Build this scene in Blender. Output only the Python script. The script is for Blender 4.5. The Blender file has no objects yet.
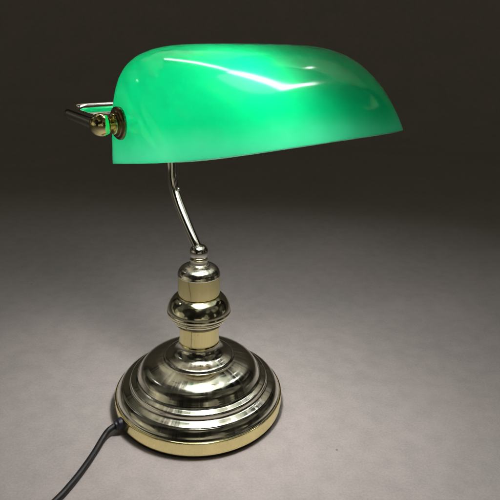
import bpy, bmesh, math, random
from mathutils import Vector, Matrix
random.seed(4)
S = bpy.context.scene
COL = S.collection
V = Vector

# ---------------------------------------------------------------- materials
def mat(name):
    m = bpy.data.materials.new(name); m.use_nodes = True
    nt = m.node_tree; nt.nodes.clear()
    out = nt.nodes.new('ShaderNodeOutputMaterial')
    return m, nt, out
def nd(nt, kind, **kw):
    n = nt.nodes.new(kind)
    for k, v in kw.items():
        if k in n.inputs: n.inputs[k].default_value = v
        else: setattr(n, k, v)
    return n
def ramp(nt, src, stops):
    r = nt.nodes.new('ShaderNodeValToRGB')
    els = r.color_ramp.elements
    while len(els) < len(stops): els.new(0.5)
    for e, (p, c) in zip(els, stops):
        e.position = p; e.color = (*c, 1) if len(c) == 3 else c
    nt.links.new(src, r.inputs[0]); return r

def metal(name, col, rough, smudge=0.06, spun=0.0):
    m, nt, out = mat(name); L = nt.links
    b = nd(nt, 'ShaderNodeBsdfPrincipled', Metallic=1.0)
    tc = nd(nt, 'ShaderNodeTexCoord')
    n = nd(nt, 'ShaderNodeTexNoise', Scale=38.0, Detail=5.0, Roughness=0.6)
    L.new(tc.outputs['Object'], n.inputs['Vector'])
    mr = nd(nt, 'ShaderNodeMapRange'); L.new(n.outputs[0], mr.inputs[0])
    mr.inputs[1].default_value = .35; mr.inputs[2].default_value = .7
    mr.inputs[3].default_value = rough; mr.inputs[4].default_value = rough + smudge
    L.new(mr.outputs[0], b.inputs['Roughness'])
    # tarnish specks of the lacquered plating
    n2 = nd(nt, 'ShaderNodeTexNoise', Scale=420.0, Detail=3.0, Roughness=0.7)
    L.new(tc.outputs['Object'], n2.inputs['Vector'])
    r = ramp(nt, n2.outputs[0], [(0.24, tuple(c*0.45 for c in col)), (0.34, col)])
    L.new(r.outputs[0], b.inputs['Base Color'])
    # very fine waviness of pressed sheet metal
    n3 = nd(nt, 'ShaderNodeTexNoise', Scale=70.0, Detail=2.0)
    L.new(tc.outputs['Object'], n3.inputs['Vector'])
    bp = nd(nt, 'ShaderNodeBump', Strength=0.05 + spun, Distance=0.0006)
    L.new(n3.outputs[0], bp.inputs['Height']); L.new(bp.outputs[0], b.inputs['Normal'])
    if spun > 0:
        b.inputs['Anisotropic'].default_value = 0.75
        gr = nd(nt, 'ShaderNodeTexGradient', gradient_type='RADIAL'); L.new(tc.outputs['Object'], gr.inputs[0])
        na = nd(nt, 'ShaderNodeTexNoise', noise_dimensions='1D', Scale=46.0, Detail=5.0, Roughness=0.7)
        L.new(gr.outputs['Fac'], na.inputs['W'])
        ma = nd(nt, 'ShaderNodeMapRange'); L.new(na.outputs[0], ma.inputs[0])
        ma.inputs[1].default_value = .35; ma.inputs[2].default_value = .65
        ma.inputs[3].default_value = -0.06; ma.inputs[4].default_value = 0.06
        ad = nd(nt, 'ShaderNodeMath', operation='ADD'); L.new(mr.outputs[0], ad.inputs[0]); L.new(ma.outputs[0], ad.inputs[1])
        L.new(ad.outputs[0], b.inputs['Roughness'])
        tg = nd(nt, 'ShaderNodeTangent', direction_type='RADIAL', axis='Z')
        L.new(tg.outputs[0], b.inputs['Tangent'])
    L.new(b.outputs[0], out.inputs[0]); return m

M_BRASS = metal('polished_brass', (0.97, 0.87, 0.43), 0.07, 0.06)
M_SPUN = metal('spun_plating', (0.93, 0.90, 0.76), 0.13, 0.06, spun=0.03)
M_STEEL = metal('stem_plating', (0.80, 0.78, 0.70), 0.08, 0.05)
M_RING = metal('ring_plating', (0.88, 0.84, 0.62), 0.10, 0.05)
M_DARKBRASS = metal('aged_brass', (0.30, 0.22, 0.13), 0.25, 0.1)

def plastic(name, col, rough=0.5):
    m, nt, out = mat(name); L = nt.links
    b = nd(nt, 'ShaderNodeBsdfPrincipled', Roughness=rough)
    tc = nd(nt, 'ShaderNodeTexCoord'); n = nd(nt, 'ShaderNodeTexNoise', Scale=160.0, Detail=4.0)
    L.new(tc.outputs['Object'], n.inputs['Vector'])
    r = ramp(nt, n.outputs[0], [(0.3, tuple(c*0.7 for c in col)), (0.7, tuple(min(1, c*1.3) for c in col))])
    L.new(r.outputs[0], b.inputs['Base Color']); L.new(b.outputs[0], out.inputs[0]); return m
M_RUBBER = plastic('black_rubber', (0.005, 0.005, 0.006), 0.55)
M_NAVY = plastic('navy_plastic', (0.008, 0.0075, 0.019), 0.5)
M_FELT = plastic('black_felt', (0.008, 0.008, 0.007), 0.95)
M_CERAMIC = plastic('socket_porcelain', (0.62, 0.61, 0.57), 0.35)

# cased glass: translucent green outside, white opal inside
def glass_mat(name, trans, diff, gloss_rough, lip=None):
    m, nt, out = mat(name); L = nt.links
    t = nd(nt, 'ShaderNodeBsdfTranslucent'); d = nd(nt, 'ShaderNodeBsdfDiffuse')
    tc = nd(nt, 'ShaderNodeTexCoord')
    n = nd(nt, 'ShaderNodeTexNoise', Scale=16.0, Detail=4.0, Roughness=0.55)
    L.new(tc.outputs['Object'], n.inputs['Vector'])
    r = ramp(nt, n.outputs[0], [(0.3, tuple(c*0.86 for c in trans)), (0.72, trans)])
    src = r.outputs[0]
    if lip:      # a paler green is blended in towards the cut lip; height is measured square to the rim plane
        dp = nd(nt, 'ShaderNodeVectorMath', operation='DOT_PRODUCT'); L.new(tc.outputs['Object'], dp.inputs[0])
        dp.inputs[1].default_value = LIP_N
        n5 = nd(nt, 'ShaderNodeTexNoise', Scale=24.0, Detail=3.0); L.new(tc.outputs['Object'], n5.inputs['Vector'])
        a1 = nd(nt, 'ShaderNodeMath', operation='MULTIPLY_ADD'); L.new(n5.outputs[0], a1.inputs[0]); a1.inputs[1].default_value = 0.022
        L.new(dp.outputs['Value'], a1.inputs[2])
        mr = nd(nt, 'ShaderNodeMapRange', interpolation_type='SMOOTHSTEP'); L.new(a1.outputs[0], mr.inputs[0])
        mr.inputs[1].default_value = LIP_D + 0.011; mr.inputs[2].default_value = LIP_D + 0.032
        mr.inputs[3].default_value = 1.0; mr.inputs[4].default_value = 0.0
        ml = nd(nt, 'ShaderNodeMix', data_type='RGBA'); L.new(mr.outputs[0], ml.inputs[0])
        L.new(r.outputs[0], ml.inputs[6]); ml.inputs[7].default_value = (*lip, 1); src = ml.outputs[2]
    L.new(src, t.inputs[0]); d.inputs[0].default_value = (*diff, 1)
    mx = nd(nt, 'ShaderNodeMixShader'); mx.inputs[0].default_value = 0.35
    L.new(t.outputs[0], mx.inputs[1]); L.new(d.outputs[0], mx.inputs[2])
    g = nd(nt, 'ShaderNodeBsdfGlossy', Roughness=gloss_rough)
    g.inputs[0].default_value = (1, 1, 1, 1)
    n2 = nd(nt, 'ShaderNodeTexNoise', Scale=22.0, Detail=1.5)
    L.new(tc.outputs['Object'], n2.inputs['Vector'])
    bp = nd(nt, 'ShaderNodeBump', Strength=0.25, Distance=0.0015)
    L.new(n2.outputs[0], bp.inputs['Height']); L.new(bp.outputs[0], g.inputs['Normal'])
    fr = nd(nt, 'ShaderNodeFresnel', IOR=1.52)
    g2 = nd(nt, 'ShaderNodeBsdfGlossy', Roughness=0.30)          # faint dusty haze over the polish
    g2.inputs[0].default_value = (1, 1, 1, 1)
    nh = nd(nt, 'ShaderNodeTexNoise', Scale=30.0, Detail=6.0, Roughness=0.7); L.new(tc.outputs['Object'], nh.inputs['Vector'])
    hz = nd(nt, 'ShaderNodeMapRange'); L.new(nh.outputs[0], hz.inputs[0])
    hz.inputs[1].default_value = .35; hz.inputs[2].default_value = .7; hz.inputs[3].default_value = .04; hz.inputs[4].default_value = .20
    gm = nd(nt, 'ShaderNodeMixShader'); L.new(hz.outputs[0], gm.inputs[0]); L.new(g.outputs[0], gm.inputs[1]); L.new(g2.outputs[0], gm.inputs[2])
    g = gm
    m2 = nd(nt, 'ShaderNodeMixShader')
    L.new(fr.outputs[0], m2.inputs[0]); L.new(mx.outputs[0], m2.inputs[1]); L.new(g.outputs[0], m2.inputs[2])
    L.new(m2.outputs[0], out.inputs[0]); return m
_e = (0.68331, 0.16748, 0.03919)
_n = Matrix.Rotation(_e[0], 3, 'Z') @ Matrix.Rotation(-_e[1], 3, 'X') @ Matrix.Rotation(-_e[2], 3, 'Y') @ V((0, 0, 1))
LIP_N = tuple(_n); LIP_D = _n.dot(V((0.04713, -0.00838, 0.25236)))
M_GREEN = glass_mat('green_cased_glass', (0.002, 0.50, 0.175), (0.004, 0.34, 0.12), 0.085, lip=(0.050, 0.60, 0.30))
M_OPAL = glass_mat('white_opal_lining', (0.88, 0.89, 0.86), (0.80, 0.82, 0.78), 0.10)
M_RIM = glass_mat('cut_glass_rim', (0.16, 0.80, 0.50), (0.10, 0.55, 0.32), 0.2)

BULB = 172.0
m, nt, out = mat('glowing_bulb_glass')
e = nd(nt, 'ShaderNodeEmission', Strength=BULB); e.inputs[0].default_value = (1.0, 0.955, 0.93, 1)
nt.links.new(e.outputs[0], out.inputs[0]); M_BULB = m

# table: matt grey-pink sheet, slightly soiled
m, nt, out = mat('matt_grey_sheet'); L = nt.links
b = nd(nt, 'ShaderNodeBsdfPrincipled', Roughness=0.62)
b.inputs['Specular IOR Level'].default_value = 0.25
tc = nd(nt, 'ShaderNodeTexCoord')
n1 = nd(nt, 'ShaderNodeTexNoise', Scale=7.0, Detail=6.0, Roughness=0.6)
n2 = nd(nt, 'ShaderNodeTexNoise', Scale=55.0, Detail=6.0, Roughness=0.65)
n3 = nd(nt, 'ShaderNodeTexVoronoi', Scale=34.0)
n4 = nd(nt, 'ShaderNodeTexNoise', Scale=9.0, Detail=2.0)
for n in (n1, n2, n3, n4): L.new(tc.outputs['Object'], n.inputs['Vector'])
r1 = ramp(nt, n1.outputs[0], [(0.3, (0.455, 0.433, 0.410)), (0.5, (0.485, 0.443, 0.430)), (0.7, (0.52, 0.470, 0.458))])
r2 = ramp(nt, n2.outputs[0], [(0.28, (0.78, 0.78, 0.78)), (0.6, (1, 1, 1))])
mm = nd(nt, 'ShaderNodeMix', data_type='RGBA', blend_type='MULTIPLY'); mm.inputs[0].default_value = 0.6
L.new(r1.outputs[0], mm.inputs[6]); L.new(r2.outputs[0], mm.inputs[7])
# sparse dark specks: tiny voronoi cores, only some of them
r3 = ramp(nt, n3.outputs['Distance'], [(0.020, (0, 0, 0)), (0.045, (1, 1, 1))])
r4 = ramp(nt, n3.outputs['Color'], [(0.60, (1, 1, 1)), (0.62, (0, 0, 0))])
mx = nd(nt, 'ShaderNodeMath', operation='MAXIMUM')
L.new(r3.outputs[0], mx.inputs[0]); L.new(r4.outputs[0], mx.inputs[1])
spk = nd(nt, 'ShaderNodeMapRange'); L.new(mx.outputs[0], spk.inputs[0])
spk.inputs[3].default_value = 0.45; spk.inputs[4].default_value = 1.0
m3 = nd(nt, 'ShaderNodeMix', data_type='RGBA', blend_type='MULTIPLY'); m3.inputs[0].default_value = 1.0
L.new(mm.outputs[2], m3.inputs[6]); L.new(spk.outputs[0], m3.inputs[7])
n6 = nd(nt, 'ShaderNodeTexNoise', Scale=520.0, Detail=4.0, Roughness=0.75); L.new(tc.outputs['Object'], n6.inputs['Vector'])
r6 = ramp(nt, n6.outputs[0], [(0.32, (0.84, 0.835, 0.83)), (0.62, (1.05, 1.05, 1.05))])
m4 = nd(nt, 'ShaderNodeMix', data_type='RGBA', blend_type='MULTIPLY'); m4.inputs[0].default_value = 0.8
L.new(m3.outputs[2], m4.inputs[6]); L.new(r6.outputs[0], m4.inputs[7])
L.new(m4.outputs[2], b.inputs['Base Color'])
bp = nd(nt, 'ShaderNodeBump', Strength=0.35, Distance=0.0008)
L.new(n2.outputs[0], bp.inputs['Height'])
bp2 = nd(nt, 'ShaderNodeBump', Strength=0.5, Distance=0.004)
L.new(n4.outputs[0], bp2.inputs['Height']); L.new(bp.outputs[0], bp2.inputs['Normal'])
L.new(bp2.outputs[0], b.inputs['Normal'])
L.new(b.outputs[0], out.inputs[0]); M_TABLE = m

# ---------------------------------------------------------------- mesh helpers
def link(name, bm, mt, parent=None, smooth=True, angle=35):
    me = bpy.data.meshes.new(name); bmesh.ops.recalc_face_normals(bm, faces=bm.faces)
    bm.to_mesh(me); bm.free()
    for x in (mt if isinstance(mt, (list, tuple)) else [mt]): me.materials.append(x)
    if smooth:
        me.shade_smooth(); me.set_sharp_from_angle(angle=math.radians(angle))
    o = bpy.data.objects.new(name, me); COL.objects.link(o)
    if parent: o.parent = parent
    return o
def catmull(pts, k=8):
    if len(pts) < 3: return [V(p) for p in pts]
    P = [V(p) for p in pts]; P = [P[0]*2-P[1]] + P + [P[-1]*2-P[-2]]
    res = []
    for i in range(1, len(P)-2):
        for j in range(k):
            t = j/k; a, b_, c, d = P[i-1:i+3]
            res.append(0.5*((2*b_)+(c-a)*t+(2*a-5*b_+4*c-d)*t*t+(3*b_-a-3*c+d)*t**3))
    res.append(P[-2]); return res
def lathe(runs, seg=160, axis=None, origin=(0, 0, 0), k=6, close=True):
    """runs: lists of (radius, height); each run is splined, run ends stay sharp"""
    prof = []
    for r in runs:
        c = catmull([(p[0], p[1], 0) for p in r], k)
        if prof and (prof[-1]-c[0]).length < 1e-7: c = c[1:]
        prof += c
    bm = bmesh.new(); rings = []
    if axis is None: mt = Matrix.Identity(3)
    else: mt = V(axis).normalized().to_track_quat('Z', 'Y').to_matrix()
    O = V(origin)
    for p in prof:
        r, h = max(p.x, 0), p.y
        if r < 1e-6: rings.append([bm.verts.new(O + mt @ V((0, 0, h)))])
        else: rings.append([bm.verts.new(O + mt @ V((r*math.cos(2*math.pi*i/seg), r*math.sin(2*math.pi*i/seg), h))) for i in range(seg)])
    for a, b_ in zip(rings, rings[1:]):
        for i in range(seg):
            j = (i+1) % seg
            if len(a) == 1 and len(b_) == 1: continue
            if len(a) == 1: bm.faces.new((a[0], b_[i], b_[j]))
            elif len(b_) == 1: bm.faces.new((a[i], a[j], b_[0]))
            else: bm.faces.new((a[i], a[j], b_[j], b_[i]))
    if close:
        for rg in (rings[0], rings[-1]):
            if len(rg) > 1: bm.faces.new(rg)
    return bm
def tube(pts, rad, seg=28, k=8, spline=True, closed_ends=True):
    P = catmull(pts, k) if spline else [V(p) for p in pts]
    n = len(P); rr = rad if isinstance(rad, list) else [rad]*n
    bm = bmesh.new(); rings = []; T0 = (P[1]-P[0]).normalized(); N = T0.orthogonal().normalized()
    for i, p in enumerate(P):
        T = (P[min(i+1, n-1)]-P[max(i-1, 0)]).normalized()
        N = (N - T*N.dot(T)).normalized(); B = T.cross(N)
        r = rr[min(i, len(rr)-1)]
        rings.append([bm.verts.new(p+N*r*math.cos(a)+B*r*math.sin(a)) for a in [2*math.pi*q/seg for q in range(seg)]])
    for a, b_ in zip(rings, rings[1:]):
        for i in range(seg): bm.faces.new((a[i], a[(i+1) % seg], b_[(i+1) % seg], b_[i]))
    if closed_ends:
        bm.faces.new(rings[0]); bm.faces.new(rings[-1])
    return bm
def rounded(pts, r, k=8):
    """polyline with its corners rounded to radius r"""
    P = [V(p) for p in pts]; res = [P[0]]
    for a, b_, c in zip(P, P[1:], P[2:]):
        u = (a-b_).normalized(); w = (c-b_).normalized(); s = b_+u*r; e_ = b_+w*r
        for j in range(k+1):
            t = j/k; res.append(s*(1-t)**2+b_*2*t*(1-t)+e_*t*t)
    res.append(P[-1]); return res

# ---------------------------------------------------------------- the lamp
lamp = bpy.data.objects.new('desk_lamp', None); COL.objects.link(lamp)
lamp['label'] = 'brass desk lamp with a glowing green glass shade on a bent stem'
lamp['category'] = 'lamp'

# base (profile radius / height in metres)
base = link('base', lathe([
    [(0.0740, 0.0040), (0.0788, 0.0044)],
    [(0.0788, 0.0044), (0.0788, 0.0160)],
    [(0.0788, 0.0160), (0.0784, 0.0172), (0.0775, 0.0184)],
    [(0.0775, 0.0184), (0.0764, 0.0208), (0.0748, 0.0232), (0.0733, 0.0248), (0.0724, 0.0254)],
    [(0.0724, 0.0254), (0.0716, 0.0260), (0.0692, 0.0269), (0.0668, 0.0277), (0.0658, 0.0282)],
    [(0.0658, 0.0282), (0.0652, 0.0292), (0.0648, 0.0310), (0.0643, 0.0321)],
    [(0.0643, 0.0321), (0.0634, 0.0327), (0.0617, 0.0333), (0.0600, 0.0339), (0.0592, 0.0344)],
    [(0.0592, 0.0344), (0.0580, 0.0354), (0.0570, 0.0374), (0.0553, 0.0408), (0.0528, 0.0440), (0.0495, 0.0466), (0.0455, 0.0487), (0.0410, 0.0504), (0.0365, 0.0517), (0.0335, 0.0522)],
    [(0.0335, 0.0522), (0.0326, 0.0530), (0.0318, 0.0541), (0.0306, 0.0548)],
    [(0.0306, 0.0548), (0.0270, 0.0562), (0.0236, 0.0581), (0.0208, 0.0608), (0.0190, 0.0638), (0.0181, 0.0668)],
    [(0.0181, 0.0668), (0.0100, 0.0670)]], seg=220), M_SPUN, lamp)
link('rim_band', lathe([
    [(0.0780, 0.0034), (0.0797, 0.0036), (0.0802, 0.0048)],
    [(0.0802, 0.0048), (0.0803, 0.0105), (0.0801, 0.0156)],
    [(0.0801, 0.0156), (0.0797, 0.0165), (0.0789, 0.0167)],
    [(0.0789, 0.0167), (0.0782, 0.0150)]], seg=220, close=False), M_BRASS, base)
link('foot_pad', lathe([[(0.0, 0.0003), (0.0783, 0.0003)], [(0.0783, 0.0003), (0.0786, 0.0018), (0.0780, 0.0038)], [(0.0780, 0.0038), (0.0, 0.0038)]], seg=160, close=False), M_FELT, base)

link('lower_neck', lathe([
    [(0.0172, 0.0665), (0.0186, 0.0668), (0.0191, 0.0680), (0.0186, 0.0692)],
    [(0.0186, 0.0692), (0.0184, 0.0698)],
    [(0.0184, 0.0698), (0.0183, 0.0780), (0.0184, 0.0868)],
    [(0.0184, 0.0868), (0.0100, 0.0869)]]), M_BRASS, lamp)
link('neck_ring', lathe([
    [(0.0100, 0.0866), (0.0188, 0.0866)],
    [(0.0188, 0.0866), (0.0205, 0.0872), (0.0228, 0.0890), (0.0243, 0.0914), (0.0249, 0.0938)],
    [(0.0249, 0.0938), (0.0262, 0.0943), (0.0272, 0.0952), (0.0276, 0.0964), (0.0273, 0.0975)],
    [(0.0273, 0.0975), (0.0286, 0.0981), (0.0292, 0.0992), (0.0293, 0.1005), (0.0288, 0.1018)],
    [(0.0288, 0.1018), (0.0283, 0.1045), (0.0268, 0.1082), (0.0246, 0.1117), (0.0221, 0.1143), (0.0200, 0.1158)],
    [(0.0200, 0.1158), (0.0194, 0.1164), (0.0100, 0.1165)]]), M_RING, lamp)
link('upper_neck', lathe([
    [(0.0100, 0.1164), (0.0189, 0.1164)],
    [(0.0189, 0.1164), (0.0190, 0.1250), (0.0189, 0.1352)],
    [(0.0189, 0.1352), (0.0100, 0.1353)]]), M_BRASS, lamp)
link('neck_cap', lathe([
    [(0.0100, 0.1351), (0.0191, 0.1351)],
    [(0.0191, 0.1351), (0.0193, 0.1358), (0.0191, 0.1366)],
    [(0.0191, 0.1366), (0.0183, 0.1390), (0.0166, 0.1416), (0.0142, 0.1434), (0.0116, 0.1445), (0.0100, 0.1449)],
    [(0.0100, 0.1449), (0.0096, 0.1456), (0.0086, 0.1460)],
    [(0.0086, 0.1460), (0.0078, 0.1462)],
    [(0.0078, 0.1462), (0.0077, 0.1485), (0.0080, 0.1502)],
    [(0.0080, 0.1502), (0.0060, 0.1504)]]), M_SPUN, lamp)
link('ball_joint', lathe([[(0.0, 0.1496), (0.0045, 0.1500), (0.0071, 0.1522), (0.0081, 0.1556), (0.0077, 0.1592), (0.0058, 0.1622), (0.0030, 0.1634), (0.0, 0.1637)]], seg=96, close=False), M_STEEL, lamp)

stem_pts = [(0.0004, -0.0002, 0.1565), (-0.0028, 0.0020, 0.1623), (-0.0095, 0.0075, 0.1751), (-0.0174, 0.0145, 0.1911), (-0.0210, 0.0175, 0.1993), (-0.0238, 0.0197, 0.2077), (-0.0256, 0.0212, 0.2172), (-0.0261, 0.0222, 0.2267), (-0.0262, 0.0240, 0.2412), (-0.0262, 0.0265, 0.2621), (-0.0262, 0.0280, 0.2727)]
stem = link('stem', tube(stem_pts, 0.0044, seg=36, k=6), M_STEEL, lamp)
link('set_screw', lathe([[(0.0013, -0.001), (0.0014, 0.0004), (0.0008, 0.0009), (0.0, 0.0010)]], seg=20, axis=(0.9, -0.35, 0.3), origin=(-0.0190, 0.0150, 0.2090)), M_STEEL, stem)

# shade: position and shape
SX, SY, SZ, YAW, TILT, LEAN = 0.04713, -0.00838, 0.25236, 0.68331, 0.16748, 0.03919
a_, bf, bb, hh, wf, kf, wb, kb, wa, ka, pp, pt, y0 = (0.11394, 0.0809, 0.04352, 0.07571, 0.30922, 1.96056, 0.02333, 1.1975, 0.17012, 5.0, 4.37589, 2.29355, 0.00124)
def to_world(p):
    x, y, z = p
    x, z = x*math.cos(LEAN)-z*math.sin(LEAN), x*math.sin(LEAN)+z*math.cos(LEAN)
    y, z = y*math.cos(TILT)+z*math.sin(TILT), -y*math.sin(TILT)+z*math.cos(TILT)
    x, y = x*math.cos(YAW)-y*math.sin(YAW), x*math.sin(YAW)+y*math.cos(YAW)
    return V((x+SX, y+SY, z+SZ))
def ext(t, w, k):
    g = lambda q: max(1-q**k, 0)**(1/k)
    return g(w+(1-w)*t)/g(w)
bm = bmesh.new(); NU, NW = 180, 64; rings = []
for iw in range(NW):
    t = 1-(1-iw/NW)**2.2
    X = a_*ext(t, wa, ka); F = bf*ext(t, wf, kf); B = bb*ext(t, wb, kb); q = pp+(pt-pp)*t
    ring = []
    for iu in range(NU):
        u = 2*math.pi*iu/NU; cu, su = math.cos(u), math.sin(u)
        x = math.copysign(abs(cu)**(2/q), cu)*X; y = math.copysign(abs(su)**(2/q), su)
        y = y*(F if y < 0 else B)+y0*t*t
        ring.append(bm.verts.new(to_world((x, y, t*hh))))
    rings.append(ring)
top = bm.verts.new(to_world((0, y0, hh)))
for r0, r1 in zip(rings, rings[1:]):
    for i in range(NU):
        j = (i+1) % NU; bm.faces.new((r0[i], r0[j], r1[j], r1[i]))
for i in range(NU): bm.faces.new((rings[-1][i], rings[-1][(i+1) % NU], top))
bmesh.ops.recalc_face_normals(bm, faces=bm.faces)
# make sure normals point outwards
bm.faces.ensure_lookup_table()
cen = to_world((0, 0, 0.02))
if sum((f.calc_center_median()-cen).dot(f.normal)*f.calc_area() for f in bm.faces) < 0:
    bmesh.ops.reverse_faces(bm, faces=bm.faces)
bm.normal_update()
# inner skin 3 mm inside, joined by the cut rim
TH = 0.0030
inner = {}
for v in list(bm.verts): inner[v] = bm.verts.new(v.co - v.normal*TH)
outer_faces = list(bm.faces)
for f in outer_faces:
    nf = bm.faces.new([inner[v] for v in reversed(f.verts)]); nf.material_index = 1
r0 = rings[0]
for i in range(NU):
    j = (i+1) % NU
    nf = bm.faces.new((r0[j], r0[i], inner[r0[i]], inner[r0[j]])); nf.material_index = 2
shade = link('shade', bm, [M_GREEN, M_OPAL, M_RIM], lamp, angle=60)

# bracket: two ball pivots, arms going back and a bar behind the shade
pz = 0.0262; py = -0.0016
AX = (to_world((1, 0, 0))-to_world((0, 0, 0))).normalized()
BK = V((0, 0, 1)).cross(AX).normalized()
def pivot(side):
    p = to_world((side*0.1139, py, pz)); ax = AX*side
    k = link('pivot_knob', lathe([
        [(0.0, 0.0194), (0.0034, 0.0188), (0.0062, 0.0163), (0.0073, 0.0123), (0.0060, 0.0082), (0.0038, 0.0066)],
        [(0.0036, 0.0066), (0.0034, 0.0056)],
        [(0.0034, 0.0056), (0.0062, 0.0052), (0.0068, 0.0042), (0.0062, 0.0033)],
        [(0.0062, 0.0033), (0.0034, 0.0030), (0.0030, -0.008)]], seg=72, axis=ax, origin=p), M_BRASS, lamp)
    link('washer', lathe([
        [(0.0034, 0.0034), (0.0072, 0.0034)],
        [(0.0072, 0.0034), (0.0082, 0.0030), (0.0085, 0.0022)],
        [(0.0085, 0.0022), (0.0100, 0.0018), (0.0106, 0.0008), (0.0106, -0.0010)],
        [(0.0106, -0.0010), (0.0034, -0.0012)]], seg=72, axis=ax, origin=p), M_DARKBRASS, k)
    return p + ax*0.0123
pl, pr = pivot(-1), pivot(1)
rise = V((0, 0, 0.0032))
cl = pl+BK*0.063+rise; cr = pr+BK*0.063+rise
bar_mid = cl.lerp(cr, 0.35)
br = link('bracket', tube(rounded([pl+BK*0.002, cl, cr, pr+BK*0.002], 0.016, 14), 0.0047, seg=32, spline=False), M_STEEL, lamp)

# lamp holder: a thin arm from the stem passes under the back rim of the shade
top_stem = V(stem_pts[-1])
link('bracket_hub', lathe([[(0.0, -0.0075), (0.0052, -0.0075)], [(0.0052, -0.0075), (0.0062, -0.004), (0.0062, 0.004), (0.0052, 0.0075)], [(0.0052, 0.0075), (0.0, 0.0075)]], seg=48, origin=top_stem), M_STEEL, br)
bd = -AX
sock0 = to_world((0.004, -0.030, 0.034))
st = V((-0.0265, 0.0236, 0.2390))
link('hub_arm', tube([top_stem, top_stem.lerp(bar_mid, 0.5), bar_mid], 0.0036, seg=20), M_STEEL, br)
link('socket_arm', tube(rounded([st, to_world((-0.030, 0.018, -0.004)), to_world((0.036, -0.012, 0.008)), sock0+bd*(-0.004)], 0.008, 8), 0.0030, seg=20, spline=False), M_STEEL, lamp)
link('socket', lathe([
    [(0.0, -0.005), (0.007, -0.005)], [(0.007, -0.005), (0.0092, -0.001), (0.0100, 0.005)],
    [(0.0100, 0.005), (0.0102, 0.014), (0.0102, 0.020)], [(0.0102, 0.020), (0.0080, 0.021)]], seg=64, axis=bd, origin=sock0), M_CERAMIC, lamp)
b0 = sock0+bd*0.020
link('bulb', lathe([[(0.0070, 0.0), (0.0095, 0.005), (0.0140, 0.013), (0.0160, 0.022), (0.0152, 0.032), (0.0110, 0.041), (0.0050, 0.0455), (0.0, 0.0462)]], seg=48, axis=bd, origin=b0, k=4), M_BULB, lamp)

# flex
cord = [(-0.0700, -0.0520, 0.0086), (-0.0738, -0.0572, 0.0078), (-0.0768, -0.0640, 0.0052), (-0.0795, -0.0780, 0.0034), (-0.0830, -0.0960, 0.0032),
        (-0.0872, -0.1120, 0.0032), (-0.0935, -0.1290, 0.0032), (-0.1100, -0.1600, 0.0032), (-0.1450, -0.1950, 0.0032), (-0.2000, -0.2150, 0.0032),
        (-0.2700, -0.2100, 0.0032), (-0.3400, -0.1750, 0.0032), (-0.4100, -0.1500, 0.0032), (-0.5200, -0.1550, 0.0032), (-0.7000, -0.2000, 0.0032), (-1.0, -0.24, 0.0032)]
pc = link('power_cord', tube(cord, 0.0026, seg=20, k=8), M_RUBBER, lamp)
gdir = V((-0.79, -0.60, 0.02))
link('cord_grommet', lathe([[(0.0, -0.006), (0.0052, -0.006)], [(0.0052, -0.006), (0.0056, 0.0005), (0.0053, 0.0035)], [(0.0053, 0.0035), (0.0042, 0.0048), (0.0040, 0.0065)], [(0.0040, 0.0065), (0.0, 0.0068)]], seg=40, axis=gdir, origin=(-0.0640, -0.0484, 0.0092)), M_NAVY, base)

# ---------------------------------------------------------------- table and sweep
bm = bmesh.new(); rows = []
prof = []
y = -2.2
while y < 1.7: prof.append((y, 0.0)); y += 0.04
for i in range(1, 25):
    a = math.pi/2*i/24; prof.append((1.7+1.5*math.sin(a), 1.5*(1-math.cos(a))))
for i in range(1, 12): prof.append((3.2, 1.5+i*0.12))
xs = [-3.2+0.08*i for i in range(81)]
def wrinkle(x, y):
    z = 0
    for cx, cy, ang, w, h_, ln in ((-0.28, 0.30, 0.42, 0.030, 0.0016, 0.26), (-0.12, 0.52, 0.10, 0.035, 0.0020, 0.5), (0.25, 0.62, -0.05, 0.03, 0.0016, 0.4)):
        dx, dy = x-cx, y-cy; u = dx*math.cos(ang)+dy*math.sin(ang); v = -dx*math.sin(ang)+dy*math.cos(ang)
        z += h_*math.exp(-(v/w)**2-(u/ln)**2)
    return z
def grid(xs, prof):
    rows = [[bm.verts.new((x, yy, zz+(wrinkle(x, yy) if zz == 0 else 0))) for x in xs] for yy, zz in prof]
    for a, b_ in zip(rows, rows[1:]):
        for i in range(len(xs)-1): bm.faces.new((a[i], a[i+1], b_[i+1], b_[i]))
grid(xs, prof)
tab = link('tabletop', bm, M_TABLE, angle=80); tab['kind'] = 'structure'

# ---------------------------------------------------------------- light
w = bpy.data.worlds.new('World'); S.world = w; w.use_nodes = True
nt = w.node_tree; nt.nodes.clear(); L = nt.links
out = nt.nodes.new('ShaderNodeOutputWorld'); bg = nd(nt, 'ShaderNodeBackground', Strength=6.0)
tc = nd(nt, 'ShaderNodeTexCoord'); n = nd(nt, 'ShaderNodeTexNoise', Scale=2.2, Detail=3.0)
L.new(tc.outputs['Generated'], n.inputs['Vector'])
r = ramp(nt, n.outputs[0], [(0.35, (0.004, 0.004, 0.0032)), (0.55, (0.013, 0.0122, 0.0094)), (0.75, (0.039, 0.037, 0.030))])
vo = nd(nt, 'ShaderNodeTexVoronoi', Scale=2.6, distance='CHEBYCHEV'); L.new(tc.outputs['Generated'], vo.inputs['Vector'])
r2 = ramp(nt, vo.outputs['Color'], [(0.50, (0.10, 0.10, 0.10)), (0.62, (0.9, 0.9, 0.9)), (0.78, (4.6, 4.5, 4.2))])
mw = nd(nt, 'ShaderNodeMix', data_type='RGBA', blend_type='MULTIPLY'); mw.inputs[0].default_value = 1.0
L.new(r.outputs[0], mw.inputs[6]); L.new(r2.outputs[0], mw.inputs[7])
L.new(mw.outputs[2], bg.inputs[0]); L.new(bg.outputs[0], out.inputs[0])

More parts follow.
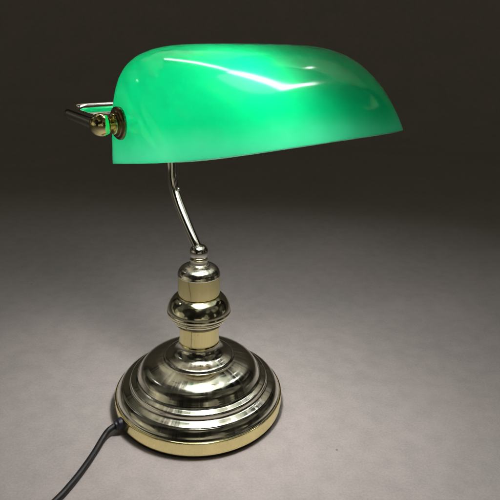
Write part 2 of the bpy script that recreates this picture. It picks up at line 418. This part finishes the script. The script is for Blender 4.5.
SPREAD = 64
def ceil(name, a, b_, wid, radiance, col=(0.96, 0.99, 1.0), z=1.6):
    a = V(a); b_ = V(b_); d = b_-a; mid = (a+b_)/2
    l = bpy.data.lights.new(name, 'AREA'); l.shape = 'RECTANGLE'; l.size = d.length; l.size_y = wid
    l.energy = radiance*math.pi*d.length*wid*0.165; l.color = col
    o = bpy.data.objects.new(name, l); COL.objects.link(o); o.location = (mid.x, mid.y, z)
    l.spread = math.radians(SPREAD)
    zc = (V((mid.x, mid.y, z))-V((0.00, -0.10, 0.20))).normalized(); xc = V((d.x, d.y, 0)).normalized()
    xc = (xc-zc*xc.dot(zc)).normalized(); yc = zc.cross(xc)
    o.rotation_mode = 'QUATERNION'; o.rotation_quaternion = Matrix((xc, yc, zc)).transposed().to_quaternion(); return o
ceil('ceiling_tube', (-0.35, 0.80), (0.36, 0.59), 0.055, 13)
ceil('ceiling_tube', (0.36, 0.57), (0.98, 0.52), 0.10, 13)
ceil('ceiling_tube', (0.98, 0.53), (1.07, 0.68), 0.05, 13)
ceil('ceiling_panel', (0.30, 0.38), (0.92, 0.36), 0.30, 1.0).data.shape = 'ELLIPSE'
ceil('ceiling_spot', (-1.93, 0.36), (-1.85, 0.36), 0.08, 9)
ceil('ceiling_spot', (0.80, 1.08), (0.84, 1.08), 0.05, 9)

# ---------------------------------------------------------------- camera
cam = bpy.data.cameras.new('camera'); co = bpy.data.objects.new('camera', cam); COL.objects.link(co)
R_ = V((0.9994, 0.0121, 0.0328)).normalized(); W_ = V((0.0, 0.9383, -0.3459)).normalized(); U_ = R_.cross(W_).normalized()
R_ = W_.cross(U_).normalized()
co.matrix_world = Matrix(((R_.x, U_.x, -W_.x, 0.0449), (R_.y, U_.y, -W_.y, -0.4122), (R_.z, U_.z, -W_.z, 0.3121), (0, 0, 0, 1)))
cam.sensor_width = 36; cam.lens = 36; cam.clip_start = 0.01; cam.clip_end = 100
S.camera = co

S.view_settings.view_transform = 'Standard'; S.view_settings.look = 'None'
S.view_settings.exposure = 0; S.view_settings.gamma = 1
S.cycles.max_bounces = 12; S.cycles.diffuse_bounces = 6; S.cycles.glossy_bounces = 6; S.cycles.transmission_bounces = 8
S.cycles.use_denoising = True
S.cycles.sample_clamp_indirect = 8
